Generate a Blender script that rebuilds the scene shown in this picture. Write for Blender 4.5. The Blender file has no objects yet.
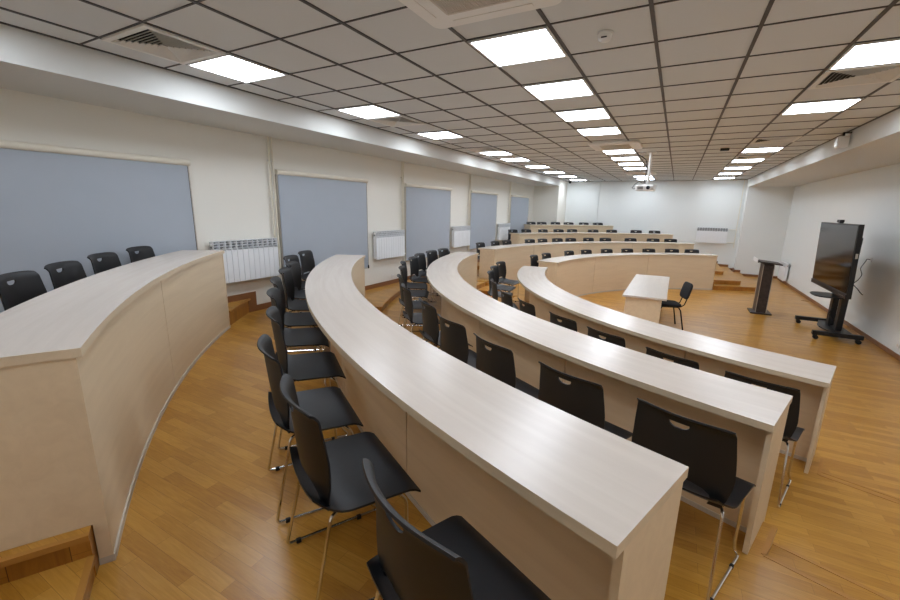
import bpy, bmesh, math, random
from math import sin, cos, pi, radians as RAD, hypot, atan2, sqrt
from mathutils import Vector, Matrix
random.seed(7)
SC = bpy.context.scene
COL = SC.collection

# ------------------------------------------------------------------ dimensions (metres)
CX, CY = 2.80, 8.93            # centre of the horseshoe of desks
WL, WR, YN, YF = -5.2, 3.25, -1.0, 17.95
ZC = 3.313                     # suspended ceiling
BL, BR = -4.2, 2.0             # faces of the two bulkheads
ZBL, ZBR = 3.07, 3.05
PL, PR = 16.6, 17.55            # fronts of the two far piers
ROWS = {'D': (5.05, .50, .99, .24), 'C': (6.59, .48, 1.19, .44), 'B': (8.06, .46, 1.39, .64), 'A': (9.55, .47, 1.60, .84)}

# ------------------------------------------------------------------ materials
def new_mat(name):
    m = bpy.data.materials.new(name); m.use_nodes = True
    nt = m.node_tree; b = nt.nodes['Principled BSDF']
    return m, nt, b
def lin(c):
    return tuple(((v/12.92) if v <= .04045 else ((v+.055)/1.055)**2.4) for v in c) + (1,)
def srgb(r, g, b): return lin((r/255, g/255, b/255))
def N(nt, t, **kw):
    n = nt.nodes.new(t)
    for k, v in kw.items(): setattr(n, k, v)
    return n
def plain(name, col, rough=.5, metal=0, noise=.06, nscale=12, bump=0, spec=.5):
    m, nt, b = new_mat(name)
    geo = N(nt, 'ShaderNodeNewGeometry'); nz = N(nt, 'ShaderNodeTexNoise'); nz.inputs['Scale'].default_value = nscale
    nz.inputs['Detail'].default_value = 4
    nt.links.new(geo.outputs['Position'], nz.inputs['Vector'])
    mr = N(nt, 'ShaderNodeMapRange'); mr.inputs['To Min'].default_value = 1-noise; mr.inputs['To Max'].default_value = 1+noise
    nt.links.new(nz.outputs['Fac'], mr.inputs['Value'])
    mx = N(nt, 'ShaderNodeVectorMath', operation='SCALE'); mx.inputs[0].default_value = col[:3]
    nt.links.new(mr.outputs['Result'], mx.inputs['Scale']); nt.links.new(mx.outputs['Vector'], b.inputs['Base Color'])
    b.inputs['Roughness'].default_value = rough; b.inputs['Metallic'].default_value = metal
    b.inputs['Specular IOR Level'].default_value = spec
    if bump:
        bp = N(nt, 'ShaderNodeBump'); bp.inputs['Strength'].default_value = bump; bp.inputs['Distance'].default_value = .002
        nt.links.new(nz.outputs['Fac'], bp.inputs['Height']); nt.links.new(bp.outputs['Normal'], b.inputs['Normal'])
    return m
def laminate(name, c1, c2, rough=.35, polar=True):
    """pale maple laminate, grain running along the arc of the desk"""
    m, nt, b = new_mat(name)
    geo = N(nt, 'ShaderNodeNewGeometry'); sp = N(nt, 'ShaderNodeSeparateXYZ'); cb = N(nt, 'ShaderNodeCombineXYZ')
    if polar:
        su = N(nt, 'ShaderNodeVectorMath', operation='SUBTRACT'); su.inputs[1].default_value = (CX, CY, 0)
        nt.links.new(geo.outputs['Position'], su.inputs[0]); nt.links.new(su.outputs['Vector'], sp.inputs[0])
        at = N(nt, 'ShaderNodeMath', operation='ARCTAN2'); nt.links.new(sp.outputs['Y'], at.inputs[0]); nt.links.new(sp.outputs['X'], at.inputs[1])
        ab = N(nt, 'ShaderNodeMath', operation='ABSOLUTE'); nt.links.new(at.outputs[0], ab.inputs[0])
        ml = N(nt, 'ShaderNodeMath', operation='MULTIPLY'); ml.inputs[1].default_value = 7*1.2; nt.links.new(ab.outputs[0], ml.inputs[0])
        xy = N(nt, 'ShaderNodeVectorMath', operation='LENGTH')
        fl = N(nt, 'ShaderNodeVectorMath', operation='MULTIPLY'); fl.inputs[1].default_value = (1, 1, 0)
        nt.links.new(su.outputs['Vector'], fl.inputs[0]); nt.links.new(fl.outputs['Vector'], xy.inputs[0])
        r = N(nt, 'ShaderNodeMath', operation='MULTIPLY'); r.inputs[1].default_value = 16; nt.links.new(xy.outputs['Value'], r.inputs[0])
        nt.links.new(ml.outputs[0], cb.inputs['X']); nt.links.new(r.outputs[0], cb.inputs['Y'])
    else:
        nt.links.new(geo.outputs['Position'], sp.inputs[0])
        for a, k in (('X', 16), ('Y', 1.6)):
            q = N(nt, 'ShaderNodeMath', operation='MULTIPLY'); q.inputs[1].default_value = k
            nt.links.new(sp.outputs[a], q.inputs[0]); nt.links.new(q.outputs[0], cb.inputs[a])
    z = N(nt, 'ShaderNodeMath', operation='MULTIPLY'); z.inputs[1].default_value = 16
    nt.links.new(sp.outputs['Z'], z.inputs[0]); nt.links.new(z.outputs[0], cb.inputs['Z'])
    nz = N(nt, 'ShaderNodeTexNoise'); nz.inputs['Scale'].default_value = 1.0; nz.inputs['Detail'].default_value = 6; nz.inputs['Roughness'].default_value = .62
    nz.inputs['Distortion'].default_value = .6
    nt.links.new(cb.outputs['Vector'], nz.inputs['Vector'])
    cr = N(nt, 'ShaderNodeValToRGB'); cr.color_ramp.elements[0].position = .32; cr.color_ramp.elements[1].position = .68
    cr.color_ramp.elements[0].color = c1; cr.color_ramp.elements[1].color = c2
    nt.links.new(nz.outputs['Fac'], cr.inputs['Fac']); nt.links.new(cr.outputs['Color'], b.inputs['Base Color'])
    b.inputs['Roughness'].default_value = rough
    return m
def parquet(name, vertical=False):
    """three strip oak boards running across the room; upright strips on the risers"""
    m, nt, b = new_mat(name)
    geo = N(nt, 'ShaderNodeNewGeometry')
    vec = geo.outputs['Position']
    if vertical:
        sp = N(nt, 'ShaderNodeSeparateXYZ'); nt.links.new(vec, sp.inputs[0])
        ad = N(nt, 'ShaderNodeMath', operation='SUBTRACT'); nt.links.new(sp.outputs['Y'], ad.inputs[0]); nt.links.new(sp.outputs['X'], ad.inputs[1])
        cb = N(nt, 'ShaderNodeCombineXYZ'); nt.links.new(sp.outputs['Z'], cb.inputs['X']); nt.links.new(ad.outputs[0], cb.inputs['Y'])
        vec = cb.outputs['Vector']
    br = N(nt, 'ShaderNodeTexBrick'); br.offset = .37; br.offset_frequency = 2; br.squash = 1
    br.inputs['Scale'].default_value = 1; br.inputs['Brick Width'].default_value = .47; br.inputs['Row Height'].default_value = .068
    br.inputs['Mortar Size'].default_value = .0006; br.inputs['Mortar Smooth'].default_value = .3; br.inputs['Bias'].default_value = 0
    br.inputs['Color1'].default_value = (0, 0, 0, 1); br.inputs['Color2'].default_value = (1, 1, 1, 1); br.inputs['Mortar'].default_value = (.25, .25, .25, 1)
    nt.links.new(vec, br.inputs['Vector'])
    mp = N(nt, 'ShaderNodeMapping'); mp.inputs['Scale'].default_value = (3.4, 40, 40) if not vertical else (2, 40, 1)
    nt.links.new(vec, mp.inputs['Vector'])
    off = N(nt, 'ShaderNodeVectorMath', operation='MULTIPLY_ADD'); off.inputs[1].default_value = (9, 7, 5)
    nt.links.new(br.outputs['Color'], off.inputs[0]); nt.links.new(mp.outputs['Vector'], off.inputs[2])
    nz = N(nt, 'ShaderNodeTexNoise'); nz.inputs['Scale'].default_value = 1; nz.inputs['Detail'].default_value = 7; nz.inputs['Roughness'].default_value = .6
    nz.inputs['Distortion'].default_value = 2.2
    nt.links.new(off.outputs['Vector'], nz.inputs['Vector'])
    big = N(nt, 'ShaderNodeTexNoise'); big.inputs['Scale'].default_value = 1.1; big.inputs['Detail'].default_value = 2
    nt.links.new(geo.outputs['Position'], big.inputs['Vector'])
    a = N(nt, 'ShaderNodeMix'); a.data_type = 'FLOAT'; a.inputs[0].default_value = .7
    nt.links.new(br.outputs['Color'], a.inputs[2]); nt.links.new(nz.outputs['Fac'], a.inputs[3])
    cr = N(nt, 'ShaderNodeValToRGB'); e = cr.color_ramp.elements
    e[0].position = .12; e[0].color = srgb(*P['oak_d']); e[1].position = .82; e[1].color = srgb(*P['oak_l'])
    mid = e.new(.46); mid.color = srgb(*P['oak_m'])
    nt.links.new(a.outputs[0], cr.inputs['Fac'])
    mo = N(nt, 'ShaderNodeMix'); mo.data_type = 'RGBA'; mo.inputs[7].default_value = srgb(*P['oak_gap'])
    nt.links.new(br.outputs['Fac'], mo.inputs[0]); nt.links.new(cr.outputs['Color'], mo.inputs[6])
    nt.links.new(mo.outputs[2], b.inputs['Base Color'])
    rr = N(nt, 'ShaderNodeMapRange'); rr.inputs['To Min'].default_value = .24; rr.inputs['To Max'].default_value = .36
    nt.links.new(big.outputs['Fac'], rr.inputs['Value']); nt.links.new(rr.outputs['Result'], b.inputs['Roughness'])
    b.inputs['Specular IOR Level'].default_value = .55
    return m
def emit(name, col, s):
    m, nt, b = new_mat(name)
    b.inputs['Base Color'].default_value = (.8, .8, .8, 1)
    b.inputs['Emission Color'].default_value = col; b.inputs['Emission Strength'].default_value = s
    return m
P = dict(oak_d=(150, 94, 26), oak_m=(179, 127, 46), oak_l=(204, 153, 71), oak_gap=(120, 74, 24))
M = {}
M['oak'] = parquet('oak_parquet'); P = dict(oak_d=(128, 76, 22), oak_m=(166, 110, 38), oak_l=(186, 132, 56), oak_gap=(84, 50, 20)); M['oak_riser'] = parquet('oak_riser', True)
M['nosing'] = plain('nosing_wood', srgb(178, 126, 58), .4, nscale=30)
M['skirting'] = plain('skirting_wood', srgb(136, 92, 58), .4, nscale=25)
M['top'] = laminate('desk_top_laminate', srgb(205, 193, 181), srgb(213, 202, 190), .27)
M['panel'] = laminate('desk_panel_laminate', srgb(217, 195, 163), srgb(225, 204, 172), .42)
M['edge'] = laminate('desk_edge_laminate', srgb(210, 190, 160), srgb(220, 201, 172), .4)
M['table'] = laminate('table_laminate', srgb(205, 194, 182), srgb(212, 202, 190), .3, polar=False)
M['table_side'] = laminate('table_side_laminate', srgb(217, 195, 163), srgb(225, 204, 172), .42, polar=False)
M['plinth'] = plain('plinth_strip', srgb(196, 186, 172), .35)
M['wall'] = plain('wall_paint', srgb(233, 230, 221), .75, noise=.012, nscale=2, spec=.25)
M['wall_white'] = plain('wall_paint_cool', srgb(230, 233, 231), .75, noise=.012, nscale=2, spec=.25)
M['bulkhead'] = plain('bulkhead_paint', srgb(215, 215, 211), .7, noise=.01, nscale=2, spec=.25)
M['tile'] = plain('ceiling_tile', srgb(217, 220, 221), .9, noise=.03, nscale=180, bump=.15, spec=.15)
M['grid'] = plain('ceiling_grid_metal', srgb(66, 62, 62), .5)
M['light'] = emit('light_diffuser', (.90, .985, 1.10, 1), 16.8)
M['white'] = plain('white_paint_metal', srgb(232, 231, 228), .35, noise=.01)
M['cream'] = plain('cream_plastic', srgb(228, 222, 206), .4, noise=.01)
M['vent'] = plain('vent_enamel', srgb(232, 230, 224), .45, noise=.01)
M['ac'] = plain('ac_plastic', srgb(240, 240, 238), .45, noise=.01)
M['ac_grille'] = plain('ac_grille_plastic', srgb(214, 208, 198), .5, noise=.01)
M['dark'] = plain('dark_void', srgb(26, 25, 25), .8)
M['blind'] = plain('blind_fabric', srgb(171, 178, 187), .85, noise=.025, nscale=5, spec=.2)
M['plastic'] = plain('chair_black_plastic', srgb(21, 22, 25), .42, noise=.08, nscale=60, bump=.12, spec=.5)
M['plastic_back'] = plain('chair_back_black_plastic', srgb(20, 20, 22), .48, noise=.08, nscale=60, bump=.12, spec=.45)
M['chrome'] = plain('chrome', srgb(215, 214, 212), .16, 1, noise=.01)
M['black'] = plain('black_metal', srgb(26, 26, 28), .4, spec=.4)
M['rubber'] = plain('black_rubber', srgb(20, 20, 21), .7)
M['fabric'] = plain('black_fabric', srgb(30, 30, 33), .9, nscale=300, noise=.2, bump=.3)
M['screen'] = plain('screen_glass', srgb(12, 12, 13), .12, noise=.01, spec=.4)
M['slot_shade'] = plain('radiator_slot_shade', srgb(128, 130, 134), .5)  # white enamel inside the radiator's top slots, its shade put into the colour
M['rad'] = plain('radiator_enamel', srgb(240, 242, 244), .3, noise=.005)
M['wenge'] = laminate('dark_wood', srgb(44, 36, 34), srgb(70, 58, 53), .45, polar=False)
M['silver'] = plain('silver_edge', srgb(188, 180, 168), .35, .4)
M['lead'] = plain('lens_dark', srgb(30, 32, 40), .15)

# ------------------------------------------------------------------ mesh builder
class MB:
    def __init__(s): s.v = []; s.f = []; s.mi = []
    def add(s, v, f, mi=0):
        n = len(s.v); s.v += [tuple(p) for p in v]; s.f += [tuple(i+n for i in q) for q in f]; s.mi += [mi]*len(f); return s
    def box(s, x0, x1, y0, y1, z0, z1, mi=0):
        v = [(x, y, z) for z in (z0, z1) for y in (y0, y1) for x in (x0, x1)]
        return s.add(v, [(0, 2, 3, 1), (4, 5, 7, 6), (0, 1, 5, 4), (2, 6, 7, 3), (0, 4, 6, 2), (1, 3, 7, 5)], mi)
    def obox(s, c, ax, half, mi=0):          # box with its own axes
        v = []
        for k in (-1, 1):
            for j in (-1, 1):
                for i in (-1, 1):
                    v.append(Vector(c)+Vector(ax[0])*half[0]*i+Vector(ax[1])*half[1]*j+Vector(ax[2])*half[2]*k)
        return s.add(v, [(0, 2, 3, 1), (4, 5, 7, 6), (0, 1, 5, 4), (2, 6, 7, 3), (0, 4, 6, 2), (1, 3, 7, 5)], mi)
    def arc(s, r0, r1, a0, a1, z0, z1, n=24, mi=(0, 0, 0, 0)):   # mi: top, side, inner, ends
        A = [a0+(a1-a0)*i/n for i in range(n+1)]
        V = []
        for a in A:
            c, t = cos(RAD(a)), sin(RAD(a))
            V += [(CX+r0*c, CY+r0*t, z0), (CX+r1*c, CY+r1*t, z0), (CX+r1*c, CY+r1*t, z1), (CX+r0*c, CY+r0*t, z1)]
        b = len(s.v); s.v += V
        for i in range(n):
            p, q = b+4*i, b+4*i+4
            for k, m in ((0, mi[0]), (1, mi[1]), (2, mi[0]), (3, mi[2])):
                k2 = (k+1) % 4
                s.f.append((p+k, p+k2, q+k2, q+k) if a1 > a0 else (p+k, q+k, q+k2, p+k2)); s.mi.append(m)
        e = b+4*n
        s.f.append((b, b+3, b+2, b+1)); s.f.append((e, e+1, e+2, e+3)); s.mi += [mi[3]]*2
        return s
    def prism(s, poly, z0, z1, mi_top=0, mi_side=0):
        n = len(poly); b = len(s.v)
        s.v += [(x, y, z0) for x, y in poly]+[(x, y, z1) for x, y in poly]
        s.f.append(tuple(b+n+i for i in range(n))); s.mi.append(mi_top)
        s.f.append(tuple(b+i for i in reversed(range(n)))); s.mi.append(mi_top)
        for i in range(n):
            j = (i+1) % n; s.f.append((b+i, b+j, b+n+j, b+n+i)); s.mi.append(mi_side)
        return s
    def tube(s, pts, r, n=8, closed=False, mi=0):
        P3 = [Vector(p) for p in pts]; m = len(P3); rings = []
        up = None
        for i in range(m):
            a = P3[i-1] if (i or closed) else P3[i]; c = P3[(i+1) % m] if (i < m-1 or closed) else P3[i]
            t = (c-a).normalized()
            if up is None:
                up = Vector((0, 0, 1)) if abs(t.z) < .9 else Vector((1, 0, 0))
            x = (up - t*up.dot(t)).normalized(); y = t.cross(x); up = x
            rr = r[i] if isinstance(r, (list, tuple)) else r
            rings.append([P3[i]+(x*cos(2*pi*k/n)+y*sin(2*pi*k/n))*rr for k in range(n)])
        V = [p for q in rings for p in q]; F = []
        for i in range(m if closed else m-1):
            j = (i+1) % m
            for k in range(n):
                F.append((i*n+k, i*n+(k+1) % n, j*n+(k+1) % n, j*n+k))
        if not closed:
            F.append(tuple(reversed(range(n)))); F.append(tuple((m-1)*n+k for k in range(n)))
        return s.add(V, F, mi)
    def cyl(s, c, r, h, n=20, axis='Z', r2=None, mi=0):
        d = {'X': Vector((1, 0, 0)), 'Y': Vector((0, 1, 0)), 'Z': Vector((0, 0, 1))}[axis]
        return s.tube([Vector(c), Vector(c)+d*h], [r, r if r2 is None else r2], n, mi=mi)
    def lathe(s, prof, c, n=24, mi=0):
        V = []; F = []
        for r, z in prof:
            V += [(c[0]+r*cos(2*pi*k/n), c[1]+r*sin(2*pi*k/n), c[2]+z) for k in range(n)]
        for i in range(len(prof)-1):
            for k in range(n):
                F.append((i*n+k, i*n+(k+1) % n, (i+1)*n+(k+1) % n, (i+1)*n+k))
        F.append(tuple(reversed(range(n)))); F.append(tuple((len(prof)-1)*n+k for k in range(n)))
        return s.add(V, F, mi)
    def mesh(s, name, mats, smooth=False, bevel=0, bevel_seg=2):
        me = bpy.data.meshes.new(name); me.from_pydata(s.v, [], s.f); me.update()
        for m in (mats if isinstance(mats, (list, tuple)) else [mats]): me.materials.append(m)
        for p, i in zip(me.polygons, s.mi): p.material_index = i
        bm = bmesh.new(); bm.from_mesh(me); bmesh.ops.recalc_face_normals(bm, faces=bm.faces)
        if bevel:
            es = [e for e in bm.edges if len(e.link_faces) == 2 and e.calc_face_angle(0) > .6]
            bmesh.ops.bevel(bm, geom=es, offset=bevel, segments=bevel_seg, affect='EDGES', profile=.5, clamp_overlap=True)
        bm.to_mesh(me); bm.free()
        if smooth:
            for p in me.polygons: p.use_smooth = True
            try: me.set_sharp_from_angle(angle=RAD(38))
            except Exception: pass
        return me
def put(name, me, parent=None, loc=None, rz=0):
    """link a mesh; with a parent, the vertices are kept where they stand in the world (parents carry no scale)"""
    o = bpy.data.objects.new(name, me); COL.objects.link(o)
    if loc: o.location = loc
    o.rotation_euler.z = rz
    if parent is not None: o.parent = parent
    return o
def tag(o, label=None, cat=None, group=None, kind=None):
    if label: o['label'] = label
    if cat: o['category'] = cat
    if group: o['group'] = group
    if kind: o['kind'] = kind
    return o
def thing(name, loc, label, cat, group=None, rz=0):
    o = bpy.data.objects.new(name, None); o.empty_display_size = .1; COL.objects.link(o)
    o.location = loc; o.rotation_euler.z = rz
    return tag(o, label, cat, group)
def wpart(name, mb, mats, root, **kw):
    """part whose mesh was drawn in world coordinates, hung under an unrotated root"""
    L = Vector(root.location) if root.parent is None else Vector(root.location)+Vector(root.parent.location)
    mb.v = [tuple(Vector(p)-L) for p in mb.v]
    return put(name, mb.mesh(name, mats, **kw), root)
def struct(name, mb, mats, label=None, **kw):
    o = put(name, mb.mesh(name, mats, **kw)); tag(o, label, None, None, 'structure'); return o
def copy_tree(root, **kw):
    r = root.copy(); COL.objects.link(r)
    for ch in root.children:
        c = ch.copy(); COL.objects.link(c); c.parent = r
        for g in ch.children:
            d = g.copy(); COL.objects.link(d); d.parent = c
    return r
def pol(r, a): return (CX+r*cos(RAD(a)), CY+r*sin(RAD(a)))

# ------------------------------------------------------------------ shell
T = .15
struct('wall_left', MB().box(WL-T, WL, YN-T, YF+T, 0, ZC+.3), M['wall'])
struct('wall_right', MB().box(WR, WR+T, YN-T, YF+T, 0, ZC+.3), M['wall_white'])
struct('wall_back', MB().box(WL, WR, YF, YF+T, 0, ZC+.3), M['wall_white'])
struct('wall_front', MB().box(WL, WR, YN-T, YN, 0, ZC+.3), M['wall'])
struct('wall_left_pier', MB().box(WL, BL, PL, YF, 0, ZC+.2), M['wall'])
struct('wall_right_pier', MB().box(BR, WR, PR, YF, 0, ZC+.2), M['wall_white'])
struct('ceiling_left_bulkhead', MB().box(WL, BL, YN, PL, ZBL, ZC+.2), M['bulkhead'])
struct('ceiling_right_bulkhead', MB().box(BR, WR, YN, PR, ZBR, ZC+.2), M['bulkhead'])
# ceiling tiles with holes for nothing: the lamps and grilles sit just below in the grid
struct('ceiling', MB().box(BL, BR, YN, YF, ZC+.004, ZC+.1), M['tile'])
GX = lambda c: .319-.6*c
GY = lambda r: 1.706+.6*r
g = MB()
for c in range(-2, 8):
    x = GX(c); g.box(x-.012, x+.012, YN, YF, ZC-.003, ZC+.005)
for r in range(-4, 28):
    y = GY(r); g.box(BL, BR, y-.006, y+.006, ZC-.0025, ZC+.005)
for x in (BL+.011, BR-.011): g.box(x-.011, x+.011, YN, YF, ZC-.0035, ZC+.005)
for y in (YF-.011, YN+.011): g.box(BL, BR, y-.011, y+.011, ZC-.0035, ZC+.005)
struct('ceiling_grid', g, M['grid'])

# floor: the low stage and the rising tiers, each with half steps at the aisles
struct('floor', MB().box(WL, WR, YN, YF, -.12, 0), M['oak'])
def arcpts(r, a0, a1, n=60): return [pol(r, a0+(a1-a0)*i/n) for i in range(n+1)]
def tang_to_x(p, a, sgn, X):
    t = (-sin(RAD(a))*sgn, cos(RAD(a))*sgn)
    k = (X-p[0])/t[0]; return (X, p[1]+t[1]*k)
def tier(name, z0, z1, r, an, af, xl, r_end, gap=None, r_gap=None, near=True, far=True, a_in=None, a_out=None):
    """region outside the arc of radius r from the near end (angle an) to the far end (af); beyond the ends the front runs off straight at r_end"""
    trims = []
    d = .05/r*57.3
    r0e = {5: 5.125, 6: 6.665, 8: 8.135, 9: 9.62}[int(r)]
    A = an % 360; B = af
    # walk: near wall -> left wall -> far wall -> far end -> arc back to near end
    poly = []
    if near: poly += [(xl, YN), (WL, YN)]
    if far and near: poly += [(WL, YF), (xl, YF)]
    if near and far:
        ef = pol(r_end, af-d); xf = tang_to_x(ef, af, -1, xl)
        poly += [xf, ef]; trims.append([xf, ef, pol(r0e, af-d)])
        a1 = A-0
        if gap:
            g0, g1 = gap
            poly += [pol(r0e, af-d), pol(r0e, af+.03/r*57.3)]+arcpts(r, af+.03/r*57.3, g0, 40)+arcpts(r_gap, g0, g1, 24)+arcpts(r, g1, A-.03/r*57.3, 40)+[pol(r0e, A-.03/r*57.3), pol(r0e, A+d)]
            trims.append(arcpts(r_gap, g0, g1, 24))
        else: poly += [pol(r0e, af-d), pol(r0e, af+.03/r*57.3)]+arcpts(r, af+.03/r*57.3, A-.03/r*57.3, 80)+[pol(r0e, A-.03/r*57.3), pol(r0e, A+d)]
        en = pol(r_end, an+d); xn = tang_to_x(en, an, 1, xl)
        poly += [en, xn]; trims.append([pol(r0e, an+d), en, xn])
    elif near:
        poly += [(WL, a_out)]
        poly += arcpts(r, a_in, A-.03/r*57.3, 40)+[pol(r0e, A-.03/r*57.3), pol(r0e, A+d)]
        en = pol(r_end, an+d); xn = tang_to_x(en, an, 1, xl)
        poly += [en, xn]; trims.append([pol(r0e, an+d), en, xn])
    else:
        ef = pol(r_end, af-d); xf = tang_to_x(ef, af, -1, xl)
        poly += [(WL, YF), (xl, YF), xf, ef]; trims.append([xf, ef])
        poly += [pol(r0e, af-d), pol(r0e, af+.03/r*57.3)]+arcpts(r, af+.03/r*57.3, a_in, 40)
        poly += [(WL, a_out)]
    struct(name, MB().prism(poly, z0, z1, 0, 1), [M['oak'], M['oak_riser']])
    return trims
END = {'D': (-108, 109.3, -173.5, 176.0), 'C': (-108.9, 109.7, -174.2, 176.8), 'B': (-109.4, 110.7, -151.6, 152.5), 'A': (-119.7, 121.0, -141.9, 141.7)}
TR = []   # (polyline, z)
def add_tr(l, z):
    for p in l: TR.append((p, z))
add_tr(tier('floor', -.02, .12, 5.10, -108, 109.3, 2.18, 5.13, (176.6, 185.9), 4.80), .12)
add_tr(tier('floor', -.02, .24, 5.095, -108, 109.3, 1.84, 5.44), .24)
add_tr(tier('floor', -.02, .34, 6.64, -108.9, 109.7, 1.50, 6.67, (177.6, 185.2), 6.30), .34)
add_tr(tier('floor', -.02, .44, 6.635, -108.9, 109.7, 1.16, 6.95), .44)
add_tr(tier('floor', -.02, .54, 8.11, -109.4, 110.7, .82, 8.14, (153.0, 208.2), 7.82), .54)
aB = 152.3
yB = pol(8.08, 360-aB)[1]
add_tr(tier('floor', -.02, .64, 8.105, -109.4, 110.7, .50, 8.42, far=False, a_in=208.2, a_out=pol(8.5, 208.2)[1]), .64)
add_tr(tier('floor', -.02, .64, 8.105, -109.4, 110.7, .50, 8.42, near=False, a_in=153.0, a_out=pol(8.5, 153.0)[1]), .64)
# radial fronts of the B tier at the wall
dy = sqrt(9.57**2-8.0**2)
a14 = math.degrees(math.acos(-8.0/9.6))
add_tr(tier('floor', -.02, .74, 9.598, -119.7, 121.0, .16, 9.625, far=False, a_in=360-a14, a_out=CY-sqrt(9.60**2-64)), .74)
add_tr(tier('floor', -.02, .74, 9.598, -119.7, 121.0, .16, 9.625, near=False, a_in=a14, a_out=CY+sqrt(9.60**2-64)), .74)
a15 = math.degrees(math.acos(-8.0/9.58))
add_tr(tier('floor', -.02, .84, 9.595, -119.7, 121.0, -.18, 9.90, far=False, a_in=360-a15, a_out=CY-sqrt(9.58**2-64)), .84)
add_tr(tier('floor', -.02, .84, 9.595, -119.7, 121.0, -.18, 9.90, near=False, a_in=a15, a_out=CY+sqrt(9.58**2-64)), .84)
# short nosing pieces where the A tier shows past the ends of its desk
TR.append((arcpts(9.58, -146.5, -142.2, 6), .84))
TR.append((arcpts(9.58, 146.5, 143.8, 6), .84))
n = 1
for pl, z in TR:
    mb = MB(); w = .012
    pts = [Vector((p[0], p[1], 0)) for p in pl]
    for i in range(len(pts)-1):
        a, b = pts[i], pts[i+1]; d = (b-a); L = d.length
        if L < 1e-4: continue
        d.normalize(); nn = Vector((-d.y, d.x, 0)); c = (a+b)/2; c.z = z-.010
        mb.obox(c, (d, nn, Vector((0, 0, 1))), (L/2+.001, w, .0125))
    struct('trim_%d' % n, mb, M['nosing']); n += 1

# skirting boards that follow the tiers
def skirt_left(y0, y1, z, h=.085, name='baseboard_left'):
    struct(name, MB().box(WL, WL+.014, y0, y1, z, z+h), M['skirting'])
yA = CY-sqrt(9.58**2-64); yG = 4.93
skirt_left(YN, yA-.04, .84); skirt_left(yA-.04, yA+.09, .64, .285); skirt_left(yA+.09, yG, .64); skirt_left(yG, 2*CY-yG-.1, .54); skirt_left(2*CY-yG-.1, 2*CY-yA, .64); skirt_left(2*CY-yA, PL, .84)
struct('baseboard_right', MB().box(WR-.014, WR, YN, PR, 0, .075), M['skirting'])
for x0, x1, z in ((2.18, WR-.014, 0), (BR, 2.18, .12)):
    struct('baseboard_pier', MB().box(x0, x1, PR-.014, PR, z, z+.085), M['skirting'])
struct('baseboard_pier', MB().box(BR-.014, BR, PR-.014, YF, .12, .235), M['skirting'])
for x0, x1, z in ((1.84, BR-.014, .12), (1.5, 1.84, .24), (1.16, 1.5, .34), (.82, 1.16, .44), (.5, .82, .54), (.16, .5, .64), (-.18, .16, .74), (BL, -.18, .84)):
    struct('baseboard_back', MB().box(x0, x1, YF-.014, YF, z, z+.085), M['skirting'])

# ------------------------------------------------------------------ desks
def desk(row, far, label):
    R, w, zt, zf = ROWS[row]
    low = {'D': 0, 'C': .24, 'B': .44, 'A': .64}[row]
    a_near, a_far, e_near, e_far = END[row]
    a0, a1 = (a_near, e_near) if not far else (a_far, e_far)
    if a0 > a1: a0, a1 = a1, a0
    cx, cy = pol(R+.02, (a0+a1)/2)
    root = thing('curved_desk', (cx, cy, low), label, 'desk', 'curved desks of the lecture rows')
    d = 1/57.3
    nseg = max(24, int((a1-a0)*1.0))
    th = .036
    mb = MB(); mb.arc(R, R+w, a0, a1, zt-th, zt, nseg, (0, 1, 1, 1))
    # split bottom/edge: top and bottom share the face laminate
    wpart('desktop', mb, [M['top'], M['edge']], root, smooth=False)
    # front panels towards the centre of the hall
    nf = {'D': 3, 'C': 4, 'B': 3, 'A': 2}[row]
    gap = .0042/R*57.3
    e0, e1 = a0+.0275/R*57.3, a1-.0275/R*57.3
    for i in range(nf):
        b0, b1 = e0+(e1-e0)*i/nf+gap, e0+(e1-e0)*(i+1)/nf-gap
        wpart('front_panel', MB().arc(R+.02, R+.038, b0, b1, low+.032, zt-th-.001, 16), M['panel'], root)
    wpart('plinth', MB().arc(R+.012, R+.036, e0, e1, low+.001, low+.032, nseg), M['plinth'], root)
    nb = {'D': 6, 'C': 6, 'B': 5, 'A': 3}[row]
    for i in range(nb):
        b0, b1 = e0+(e1-e0)*i/nb+gap, e0+(e1-e0)*(i+1)/nb-gap
        wpart('back_panel', MB().arc(R+.232, R+.25, b0, b1, zf+.03, zt-th-.001, 12), M['panel'], root)
    wpart('inner_plinth', MB().arc(R+.228, R+.256, e0, e1, zf+.001, zf+.03, nseg), M['plinth'], root)
    pw = .07 if row != 'A' else .065
    for s, a in ((1, a0), (-1, a1)):
        k0, k1 = a+s*.004/R*57.3, a+s*.026/R*57.3
        if s < 0: k0, k1 = k1, k0
        mb = MB().arc(R+pw, R+w-.055, k0, k1, zf+.001, zt-th-.001, 1)
        ep = wpart('end_panel', mb, M['panel'], root)
        mb = MB().arc(R+.018, R+pw, k0, k1, low+.033, zt-th-.001, 1)
        wpart('corner_post', mb, M['panel'], root)
        wpart('corner_plinth', MB().arc(R+.014, R+pw+.002, k0, k1, low+.001, low+.033, 1), M['plinth'], root)
    return root
DESK = {}
for row, lab in (('A', 'leftmost curved pale wood desk, tallest tier, under the large near window blind'),
                 ('B', 'broad curved pale wood desk sweeping through the centre foreground'),
                 ('C', 'curved pale wood desk one tier below the foreground desk'),
                 ('D', 'lowest near curved pale wood desk bordering the open stage floor')):
    DESK[row] = desk(row, False, lab)
for row, lab in (('D', 'lowest far curved desk with full front behind the teacher table'),
                 ('C', 'second far curved desk just above the lowest far desk'),
                 ('B', 'third far curved desk from the stage, below the topmost far desk'),
                 ('A', 'topmost far curved desk, shortest one near the back wall')):
    DESK[row+'f'] = desk(row, True, lab)

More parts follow.
